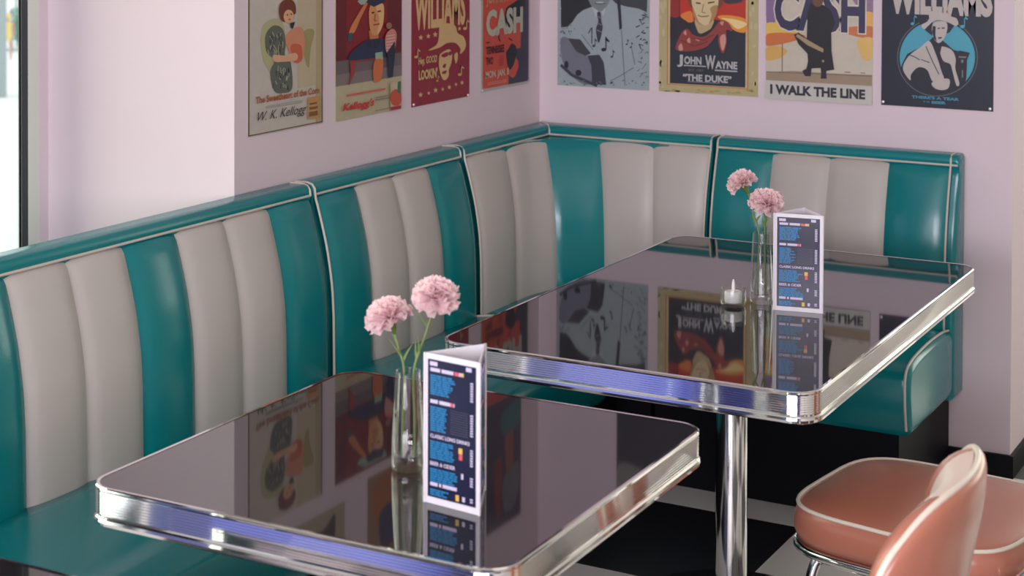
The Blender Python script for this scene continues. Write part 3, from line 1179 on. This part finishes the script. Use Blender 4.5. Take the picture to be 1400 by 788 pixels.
# --- left wall, nearest the window: farm girl with a sheaf
p = Poster('cream tin poster of a girl hugging a corn sheaf, orange lettering below', 'L', -1.586, -1.260, (75, 730), (468, 660), 0.468, 0.499, (196, 188, 176), zb=1.077)
p.rect([(430, -400, 468, 690)], (176, 160, 122))
p.rect([(330, -400, 430, 470)], (190, 176, 146))
p.line([[(78, 722), (466, 652)], [(465, 655), (465, -300)], [(79, 724), (79, -300)]], 6, (104, 86, 56))
p.poly([[(150, 130), (220, 90), (260, 150), (255, 300), (230, 420), (165, 350), (140, 250)]], (176, 172, 128), smooth=True)
p.poly([[(360, 170), (420, 160), (400, 260), (390, 360), (365, 300)]], (158, 148, 96), smooth=True)
p.poly([[(162, 180), (200, 130), (250, 150), (265, 230), (262, 290), (292, 330), (300, 470), (250, 495), (205, 480), (185, 380), (205, 320), (165, 265)]], (92, 98, 88), smooth=True)
rr = random.Random(3)
p.line([[(x_, y_), (x_ + rr.uniform(-14, 14), y_ + rr.uniform(18, 34))] for x_, y_ in
        [(rr.uniform(172, 250), rr.uniform(160, 280)) for _ in range(20)] + [(rr.uniform(205, 285), rr.uniform(340, 450)) for _ in range(16)]], 4, (168, 166, 138))
p.line([[(x_, y_), (x_ + rr.uniform(-10, 10), y_ + rr.uniform(18, 34))] for x_, y_ in
        [(rr.uniform(172, 250), rr.uniform(160, 280)) for _ in range(14)] + [(rr.uniform(205, 285), rr.uniform(340, 450)) for _ in range(12)]], 4, (52, 58, 58))
p.poly([[(262, 200), (300, 150), (350, 145), (368, 230), (352, 318), (312, 332), (288, 290)]], (206, 138, 104), smooth=True)
p.poly([[(290, 240), (345, 240), (350, 318), (312, 330)]], (196, 96, 62), smooth=True)
p.poly([[(200, 288), (255, 292), (318, 280), (322, 318), (250, 326), (203, 322)]], (214, 166, 132), smooth=True)
p.poly([[(228, 60), (236, 10), (275, -12), (310, 8), (318, 60), (300, 78), (262, 110), (240, 100)]], (112, 52, 34), smooth=True)
p.ell([(279, 82, 27, 36)], (216, 168, 128))
p.ell([(272, 74, 5, 4), (292, 70, 5, 4)], (90, 50, 40))
p.ell([(283, 98, 7, 4)], (176, 72, 60))
p.poly([[(284, 118), (312, 112), (300, 150), (288, 142)]], (40, 36, 38))
p.text('The Sweetheart of the Corn', 108, 550, 444, 512, (168, 92, 52), 0.03)
p.rect([(160, 574, 350, 562)], (170, 162, 156))
p.text('W. K. Kellogg', 118, 660, 372, 596, (54, 50, 54), 0.0, 0.45)
p.rect([(380, 640, 442, 522)], (190, 142, 84))
p.rect([(386, 625, 434, 600), (388, 588, 434, 574), (388, 562, 430, 552)], (128, 84, 52))

# --- left wall: saluting figure on red
p = Poster('red tin poster of a saluting man in a navy suit, cream strip below', 'L', -1.198, -0.864, (545, 660), (898, 592), 0.505, 0.537, (186, 176, 142), zb=1.073)
p.rect([(545, 470, 899, -400)], (128, 22, 32))
p.rect([(545, 470, 599, -400), (820, 417, 899, -400)], (98, 20, 30))
p.rect([(545, 470, 899, 335)], (104, 92, 96))
p.rect([(545, 470, 899, 408)], (128, 114, 112))
p.poly([[(655, 12), (700, -30), (820, -40), (800, 14), (672, 30)]], (150, 176, 160))
p.poly([[(700, 14), (716, 8), (668, 110), (640, 176), (612, 186), (620, 150), (652, 92)]], (206, 126, 74), smooth=True)
p.poly([[(604, 186), (628, 178), (624, 226), (606, 226)]], (32, 84, 92))
p.poly([[(714, 170), (764, 168), (768, 220), (720, 226)]], (196, 120, 70))
p.poly([[(722, 34), (788, 24), (796, 80), (786, 150), (756, 194), (730, 186), (716, 130)]], (214, 148, 96), smooth=True)
p.poly([[(752, 40), (788, 26), (796, 84), (786, 150), (758, 192), (770, 110)]], (226, 180, 128), smooth=True)
p.poly([[(700, 18), (716, -14), (792, -24), (804, 14), (740, 42)]], (28, 40, 66))
p.line([[(728, 74), (742, 72)], [(760, 68), (778, 64)]], 8, (70, 40, 34))
p.line([[(748, 80), (742, 116), (756, 116)]], 5, (160, 92, 60))
p.line([[(736, 140), (770, 134)]], 6, (146, 50, 46))
p.poly([[(608, 326), (622, 284), (690, 228), (742, 214), (800, 220), (812, 300), (800, 316), (700, 326)]], (28, 44, 76), smooth=True)
p.poly([[(612, 332), (806, 312), (806, 318), (612, 340)]], (150, 40, 44))
p.poly([[(700, 236), (730, 226), (728, 262), (704, 262)], [(742, 226), (768, 222), (764, 256), (744, 258)]], (40, 40, 46))
p.poly([[(745, 290), (785, 284), (788, 330), (748, 336)]], (150, 180, 150))
p.poly([[(740, 336), (786, 328), (784, 400), (774, 440), (738, 440)]], (206, 110, 62), smooth=True)
p.poly([[(612, 340), (640, 338), (636, 396), (604, 470), (616, 400)]], (160, 50, 50))
p.ell([(820, 144, 16, 18)], (150, 110, 92))
p.poly([[(800, 200), (836, 160), (862, 190), (846, 284), (806, 288)]], (206, 130, 118), smooth=True)
p.line([[(804, 200 + 16 * k), (852, 192 + 16 * k)] for k in range(6)], 4, (226, 200, 186))
p.poly([[(808, 286), (852, 226), (852, 300), (840, 420), (818, 424)]], (26, 40, 62))
p.rect([(592, 524, 800, 514)], (206, 96, 88))
p.rect([(744, 548, 818, 541), (744, 534, 818, 529), (744, 604, 818, 600)], (140, 128, 110))
p.text("Kellogg's", 572, 616, 738, 562, (206, 36, 48), 0.03, 0.30)
p.rect([(826, 600, 884, 452)], (196, 182, 152))
p.poly([[(826, 510), (852, 486), (884, 500), (884, 560), (850, 575), (828, 556)]], (196, 82, 52), smooth=True)
p.poly([[(866, 446), (884, 440), (882, 510), (864, 500)]], (54, 110, 82))
p.rect([(826, 600, 884, 582)], (176, 40, 52))

# --- left wall: maroon and gold
p = Poster('maroon tin poster with gold lettering, gold cowboy hat and stars', 'L', -0.808, -0.472, (112, 720), (497, 652), 0.4335, 0.459, (142, 28, 50), zb=1.071)
GOLD = (214, 180, 124)
p.text('WILLIAMS', 130, 204, 466, -70, GOLD, 0.04)
p.star([(168, 250, 17), (216, 242, 16), (262, 232, 18), (425, 196, 14)], GOLD)
p.star([(167, 636, 17), (220, 626, 12), (265, 608, 17), (312, 602, 12), (356, 590, 15), (402, 572, 12), (444, 560, 15)], GOLD)
p.poly([[(216, 338), (270, 300), (284, 250), (292, 176), (345, 158), (395, 176), (412, 224), (452, 250), (470, 300), (456, 344), (428, 366), (430, 330), (396, 292), (340, 292), (286, 322)]], GOLD, smooth=True)
p.poly([[(286, 400), (296, 362), (352, 334), (374, 366), (368, 430), (352, 470), (350, 516), (322, 542), (300, 512), (286, 448)]], GOLD, smooth=True)
p.poly([[(388, 374), (410, 356), (412, 400), (398, 430)]], GOLD, smooth=True)
p.poly([[(300, 372), (340, 352), (346, 374), (318, 388)], [(350, 352), (368, 348), (370, 370), (352, 374)], [(312, 440), (332, 430), (326, 458), (312, 456)], [(306, 486), (336, 476), (330, 496), (310, 498)]], (142, 28, 50), smooth=True)
p.text('Hey, GOOD', 150, 448, 272, 384, GOLD, 0.03, 0.1)
p.text("LOOKIN'", 152, 540, 274, 470, GOLD, 0.04)
p.note([(135, 380, 40), (425, 505, 44), (460, 195, 46), (272, 545, 24)], GOLD)
p.rivets([(123, 702), (487, 645)], 4.5)

# --- left wall, at the corner: orange and navy concert bill
p = Poster('orange and navy tin poster with tall pale lettering at the wall corner', 'L', -0.399, -0.078, (48, 780), (450, 703), 0.3777, 0.3976, (178, 178, 170), zb=1.075)
p.poly([[(60, -380), (440, -420), (440, 672), (432, 686), (70, 752), (60, 742)]], (206, 78, 60))
p.poly([[(372, -400), (440, -410), (440, 672), (432, 686), (268, 716), (272, 660), (262, 632), (305, 662), (330, 640), (356, 566), (352, 520), (334, 498), (336, 418), (372, 410), (376, 280), (366, 100)]], (46, 48, 72))
p.poly([[(238, 150), (250, 80), (300, 44), (350, 10), (400, -20), (410, 40), (392, 120), (330, 200), (262, 240), (240, 210)]], (30, 30, 40), smooth=True)
p.poly([[(250, 450), (268, 420), (294, 376), (330, 396), (336, 460), (322, 520), (306, 562), (280, 592), (258, 540)]], (30, 30, 40), smooth=True)
p.line([[(190, 300), (186, 330), (200, 358)], [(270, 330), (300, 352)]], 10, (34, 30, 38))
PALE = (186, 186, 168)
p.text('JOHNNY', 84, 74, 272, -50, (196, 160, 120), 0.02)
p.text('CASH', 84, 322, 388, 98, PALE, 0.05)
p.rect([(84, 374, 112, 362)], (60, 34, 40))
p.text('TENNESSEE', 84, 468, 232, 402, (48, 30, 38), 0.03)
p.text('TWO', 84, 556, 138, 490, (48, 30, 38), 0.03)
p.rect([(190, 486 + 18 * k, 226, 478 + 18 * k) for k in range(5)], (166, 60, 50))
p.text('MON. JAN. 8', 78, 684, 268, 606, (206, 180, 156), 0.04)
p.rect([(90, 722, 250, 714), (90, 706, 250, 700)], (214, 140, 120))
p.rivets([(56, 766), (438, 700)], 3.5)

# --- back wall, at the corner: monochrome guitar player
p = Poster('black and white tin poster of a man in pale suit with guitar', 'B', 0.067, 0.399, (18, 735), (808, 785), 0.3847, 0.3739, (158, 172, 176), zb=1.065)
p.poly([[(40, -350), (330, -350), (318, 60), (240, 90), (190, 130), (150, 190), (110, 232), (48, 238)]], (40, 46, 52))
p.poly([[(470, -350), (800, -350), (786, 110), (720, 78), (600, 56), (520, 30), (474, -20)]], (66, 68, 76))
p.poly([[(282, -60), (300, 30), (340, 76), (390, 98), (440, 66), (474, 0), (484, -60), (380, -200)]], (128, 138, 142), smooth=True)
p.ell([(388, 30, 46, 10)], (86, 92, 98))
p.ell([(388, 24, 38, 6)], (190, 198, 200))
p.poly([[(322, 60), (384, 104), (352, 150)], [(440, 64), (398, 104), (420, 140)]], (182, 192, 194))
p.poly([[(364, 116), (392, 108), (402, 190), (412, 246), (380, 372), (354, 262), (374, 190)]], (58, 62, 70), smooth=True)
p.line([[(372, 140), (396, 160)], [(366, 200), (404, 220)], [(362, 260), (404, 280)]], 8, (120, 128, 134))
p.poly([[(526, -40), (556, -40), (566, 60), (578, 246), (556, 262), (544, 100)]], (44, 48, 56))
p.line([[(574, 260), (584, 420), (606, 740)], [(480, 700), (560, 660), (680, 585)], [(230, 300), (330, 430)], [(660, 420), (690, 560)]], 6, (112, 122, 130))
p.poly([[(52, 332), (112, 332), (184, 440), (268, 480), (312, 540), (326, 712), (240, 722), (140, 650), (72, 550), (48, 430)]], (116, 120, 134), smooth=True)
p.poly([[(112, 332), (220, 342), (262, 400), (312, 462), (268, 484), (186, 446)]], (66, 68, 76))
p.poly([[(284, 482), (386, 474), (424, 540), (446, 734), (326, 730), (318, 570)]], (60, 62, 72))
p.ell([(206, 630, 26, 26), (100, 560, 18, 34)], (36, 38, 46))
p.line([[(50, 560), (150, 650), (370, 742)]], 26, (62, 66, 76))
p.note([(338, 398, 44), (424, 430, 74)], (44, 48, 56))
p.note([(494, 492, 40), (620, 384, 30), (655, 410, 30)], (70, 76, 84))
p.line([[(318, 240), (292, 290)], [(322, 240), (322, 380)]], 8, (66, 72, 82))
rr = random.Random(5)
scr = []
for k in range(26):
    x_, y_ = 760 + rr.uniform(-34, 26), 110 + k * 22
    scr.append([(x_, y_), (x_ + rr.uniform(-36, 36), y_ + rr.uniform(-16, 20)), (x_ + rr.uniform(-30, 30), y_ + rr.uniform(0, 30))])
p.line(scr[:14], 7, (70, 78, 90), 'signature')
p.line(scr[14:], 4, (100, 110, 120), 'signature')
p.ell([(rr.uniform(20, 60), rr.uniform(-60, 720), rr.uniform(3, 9), rr.uniform(3, 10)) for _ in range(26)], (176, 190, 190), 'wear', 8)
p.ell([(rr.uniform(60, 780), 690 + rr.uniform(0, 50), rr.uniform(3, 12), rr.uniform(3, 9)) for _ in range(26)], (98, 108, 116), 'wear', 8)
p.ell([(rr.uniform(50, 180), rr.uniform(215, 300), rr.uniform(3, 7), rr.uniform(3, 9)) for _ in range(16)], (86, 96, 104), 'wear', 8)

# --- back wall: western star in a red neckerchief
p = Poster('tan-bordered tin poster of a cowboy in a red neckerchief at sunset', 'B', 0.433, 0.769, (38, 728), (820, 770), 0.4024, 0.3906, (186, 174, 128), zb=1.066)
rr = random.Random(9)
p.ell([(rr.choice((rr.uniform(44, 96), rr.uniform(756, 812))), rr.uniform(-60, 700), rr.uniform(8, 18), rr.uniform(14, 40)) for _ in range(22)], (196, 186, 144), 'wear', 10)
p.ell([(rr.uniform(60, 800), 722 + rr.uniform(-6, 22), rr.uniform(10, 30), rr.uniform(5, 10)) for _ in range(18)], (176, 152, 88), 'wear', 10)
p.rect([(104, 674, 746, -320)], (190, 120, 66))
p.rect([(112, 668, 738, -320)], (206, 186, 140))
p.rect([(128, 664, 724, -320)], (44, 50, 60))
p.poly([[(128, -320), (724, -290), (724, 250), (640, 236), (560, 160), (420, 150), (300, 176), (220, 150), (128, 130)]], (194, 58, 44))
p.poly([[(128, -320), (210, -318), (206, 60), (204, 150), (128, 130)]], (150, 52, 50))
p.poly([[(214, 120), (250, 96), (300, 92), (310, 172), (240, 168)]], (226, 132, 62), smooth=True)
p.poly([[(506, 128), (600, 118), (724, 150), (724, 250), (640, 240), (560, 172)]], (232, 150, 62), smooth=True)
p.poly([[(536, 140), (640, 150), (724, 176), (724, 200), (660, 226), (590, 170)]], (238, 214, 150), smooth=True)
p.poly([[(140, 150), (206, 130), (300, 196), (290, 300), (128, 320), (128, 140)]], (48, 44, 52))
p.line([[(204, -60), (204, 150)]], 5, (70, 44, 46))
p.poly([[(276, -80), (300, -160), (420, -190), (540, -150), (550, -30), (516, 60), (300, 60)]], (118, 76, 52), smooth=True)
p.poly([[(560, -40), (700, -20), (684, 14), (600, 26), (556, 10)]], (66, 58, 66), smooth=True)
p.poly([[(334, 150), (470, 150), (462, 210), (440, 236), (376, 266), (346, 236)]], (192, 168, 126), smooth=True)
p.poly([[(300, -30), (318, -80), (500, -80), (514, -20), (506, 60), (486, 126), (450, 176), (402, 202), (354, 182), (324, 126), (306, 50)]], (216, 196, 152), smooth=True)
p.poly([[(306, 40), (330, 100), (360, 172), (402, 202), (354, 184), (320, 126)], [(450, 60), (506, 40), (490, 130), (440, 184), (460, 120)]], (176, 140, 96), smooth=True)
p.line([[(336, 20), (374, 26)], [(430, 22), (482, 12)]], 12, (92, 68, 50))
p.line([[(396, 30), (384, 96), (412, 100)]], 7, (156, 124, 88))
p.line([[(352, 118), (380, 130), (424, 128), (440, 120)]], 8, (140, 84, 66))
p.poly([[(184, 398), (190, 330), (236, 244), (276, 232), (320, 276), (398, 290), (470, 236), (528, 160), (580, 168), (616, 214), (620, 246), (578, 236), (582, 330), (560, 418), (534, 400), (514, 330), (508, 270), (430, 366), (310, 406)]], (148, 66, 62), smooth=True)
p.poly([[(240, 262), (258, 240), (262, 280)], [(268, 316), (288, 300), (294, 338), (276, 344)], [(332, 314), (366, 310), (362, 326)], [(200, 370), (222, 346), (236, 396), (206, 402)],
        [(530, 290), (566, 270), (574, 330), (552, 400), (534, 360)], [(528, 176), (556, 166), (546, 200)]], (208, 150, 136), smooth=True)
p.line([[(220, 320), (330, 366), (430, 330)], [(300, 300), (400, 320), (480, 270)]], 7, (106, 44, 46))
WH = (190, 190, 190)
p.text('J', 190, 532, 236, 434, WH, 0.03)
p.text('OHN', 246, 510, 384, 446, WH, 0.04)
p.text('W', 414, 548, 494, 436, WH, 0.03)
p.text('AYNE', 494, 542, 666, 482, WH, 0.04)
p.rect([(244, 524, 420, 516), (490, 562, 666, 552)], WH)
p.text('EST. 1907', 284, 566, 404, 546, (96, 100, 110), 0.02)
p.text('\u201cTHE DUKE\u201d', 238, 642, 622, 584, WH, 0.04)
p.rect([(276, 652, 530, 645)], (130, 132, 138))

# --- back wall: walking man with a guitar case
p = Poster('pale tin poster of a man in black carrying a guitar case', 'B', 0.794, 1.134, (62, 480), (584, 513), 0.6356, 0.616, (202, 198, 190), zb=1.064)
p.rect([(66, 388, 582, -260)], (206, 196, 178))
p.poly([[(66, -200), (150, -200), (120, 40), (104, 112), (66, 116)]], (140, 112, 152), smooth=True)
p.poly([[(66, 112), (150, 116), (250, 150), (200, 172), (110, 178), (66, 172)]], (230, 190, 96), smooth=True)
p.poly([[(66, 166), (180, 160), (260, 176), (180, 206), (66, 222)]], (206, 118, 66), smooth=True)
p.poly([[(66, 232), (130, 226), (170, 250), (130, 284), (66, 292)]], (216, 172, 96), smooth=True)
p.poly([[(470, -40), (582, -30), (582, 70), (540, 66)]], (150, 122, 150), smooth=True)
p.poly([[(520, 66), (582, 60), (582, 124), (530, 130)]], (232, 178, 96), smooth=True)
p.poly([[(420, 140), (582, 128), (582, 184), (500, 176)]], (204, 122, 72), smooth=True)
p.poly([[(510, 200), (582, 186), (582, 280), (540, 290)]], (226, 188, 110), smooth=True)
p.poly([[(66, 352), (200, 346), (420, 360), (582, 366), (582, 420), (66, 390)]], (160, 140, 116))
p.line([[(146, 210), (146, 350)], [(66, 350), (582, 372)], [(450, 352), (480, 353)], [(528, 356), (550, 357)]], 4, (120, 104, 92))
p.text('CASH', 100, 152, 554, -74, (218, 210, 196), 0.07)
p.text('CASH', 106, 146, 548, -66, (58, 56, 84), 0.04)
BK = (36, 34, 40)
p.poly([[(284, 14), (304, 26), (346, 22), (384, 50), (404, 110), (386, 160), (388, 250), (402, 340), (364, 346), (362, 380), (340, 382), (336, 332), (292, 330), (288, 372), (258, 366), (274, 300), (266, 200), (270, 60)]], BK)
p.poly([[(246, 346), (262, 336), (288, 372), (260, 372)], [(338, 366), (364, 364), (366, 384), (336, 384)]], BK)
p.ell([(320, 2, 26, 30)], (110, 78, 56))
p.poly([[(204, 168), (226, 158), (290, 202), (352, 236), (352, 330), (290, 334), (272, 262), (226, 214)]], BK)
p.poly([[(222, 164), (290, 204), (350, 238), (348, 256), (272, 220), (214, 176)]], (166, 146, 112))
p.ell([(348, 298, 6, 6)], (160, 150, 136))
p.rect([(62, 480, 584, 398)], (202, 198, 190))
p.text('I WALK THE LINE', 88, 458, 552, 410, (46, 44, 54), 0.05)
p.rivets([(72, 470), (576, 500)], 3)

# --- back wall, next to the wall end: navy with cyan disc
p = Poster('navy tin poster with cyan disc, cowboy-hatted man and cream lettering', 'B', 1.161, 1.494, (28, 706), (778, 750), 0.4467, 0.433, (20, 27, 44), zb=1.066)
CR = (192, 182, 176)
p.text('WILLIAMS', 78, 92, 768, -130, CR, 0.06)
p.ell([(405, 385, 270, 264)], (96, 100, 106), n=48)
p.ell([(405, 385, 264, 258)], (20, 27, 44), n=48)
p.ell([(405, 385, 252, 247)], (76, 164, 186), n=48)
p.poly([[(160, 470), (200, 372), (228, 350), (330, 296), (380, 250), (440, 270), (510, 330), (556, 360), (600, 520), (560, 590), (480, 622), (380, 634), (280, 600), (200, 540)]], (22, 26, 38), smooth=True)
p.poly([[(176, 462), (214, 378), (300, 312), (354, 276), (400, 370), (434, 472), (452, 540), (380, 548), (340, 470), (280, 452), (232, 500), (226, 540)]], CR, smooth=True)
p.poly([[(430, 312), (500, 332), (530, 392), (528, 460), (556, 560), (536, 572), (510, 480), (494, 430), (450, 410), (428, 360)]], CR, smooth=True)
p.poly([[(372, 556), (440, 530), (490, 534), (484, 590), (440, 606), (392, 592)]], CR, smooth=True)
p.line([[(210, 366), (252, 380), (290, 402)], [(330, 310), (380, 420), (420, 500)], [(300, 400), (356, 420)]], 6, (60, 58, 66))
p.poly([[(360, 270), (380, 244), (432, 262), (436, 312), (420, 390), (396, 340)]], (24, 26, 36))
p.poly([[(284, 148), (318, 196), (356, 226), (372, 240), (376, 150), (330, 130)], [(470, 146), (520, 168), (490, 214), (464, 226)]], (24, 26, 36))
p.poly([[(372, 172), (392, 146), (456, 142), (474, 172), (466, 226), (444, 268), (416, 288), (388, 262), (372, 214)]], CR, smooth=True)
p.poly([[(376, 172), (396, 176), (394, 236), (404, 276), (386, 258), (372, 214)], [(408, 186), (424, 184), (424, 192), (408, 194)], [(436, 184), (456, 182), (456, 190), (436, 192)], [(410, 250), (440, 246), (434, 258), (416, 260)]], (30, 30, 40))
p.poly([[(300, 166), (336, 146), (352, 122), (350, 94), (372, 70), (424, 84), (474, 84), (500, 108), (534, 122), (546, 156), (526, 172), (484, 150), (430, 136), (384, 140), (342, 176), (322, 196), (308, 190)]], CR, smooth=True)
p.poly([[(528, 348), (560, 338), (624, 352), (606, 400), (602, 520), (572, 552), (548, 520), (544, 400)]], (22, 24, 34))
p.poly([[(550, 376), (602, 378), (598, 388), (552, 386)], [(566, 400), (584, 400), (580, 420), (568, 420)], [(572, 470), (580, 470), (580, 520), (573, 520)]], (130, 124, 124))
p.note([(240, 158, 44), (574, 176, 52)], (76, 164, 186))
CY = (70, 150, 172)
p.text("THERE'S A TEAR", 238, 660, 556, 640, CY, 0.04)
p.text('in my', 318, 690, 362, 676, CY, 0.02)
p.text('BEER', 374, 696, 470, 678, CY, 0.05)
p.rivets([(41, 686), (757, 732)], 5)

# --- upper row, out of direct view and seen mirrored in the table tops
def upper(label, wall, a, b, zb, h, panel, shapes):
    p = Poster(label, wall, a, b, (0, 0), (1000, 0), h, h, panel, zb=zb, height=h)
    for kind, data, col in shapes:
        (p.poly if kind == 'p' else p.ell)(data, col, 'print', **({'smooth': True} if kind == 'p' else {}))


upper('cream upper-row poster with a dark figure, above the farm girl poster', 'L', -1.48, -1.15, 1.484, 0.36, (176, 164, 132),
      [('p', [[(250, -60), (420, -140), (700, -120), (860, -60), (800, -420), (600, -600), (360, -480)]], (58, 50, 52)),
       ('e', [(590, -660, 120, 110)], (196, 150, 116))])
upper('amber upper-row poster with a navy shape, above the saluting man poster', 'L', -1.035, -0.70, 1.455, 0.36, (150, 122, 84),
      [('p', [[(80, -80), (420, -40), (520, -360), (300, -520), (120, -400)]], (170, 104, 40)),
       ('p', [[(180, -330), (420, -300), (440, -560), (220, -620)]], (40, 46, 84))])
upper('dark upper-row poster with teal and rust shapes, by the wall corner', 'L', -0.43, -0.127, 1.43, 0.41, (58, 54, 72),
      [('p', [[(560, -120), (960, -60), (980, -240), (640, -300)]], (34, 110, 116)),
       ('p', [[(640, -330), (820, -300), (800, -640), (700, -660)]], (150, 84, 56)),
       ('p', [[(420, -500), (560, -480), (540, -900), (440, -880)]], (136, 50, 44)),
       ('p', [[(600, -640), (940, -560), (900, -860), (640, -900)]], (104, 108, 110))])
upper('charcoal upper-row poster with a grey head strip on the back wall', 'B', 0.29, 0.62, 1.46, 0.36, (46, 48, 58),
      [('p', [[(30, -560), (400, -600), (970, -640), (970, -960), (30, -960)]], (132, 130, 124))])
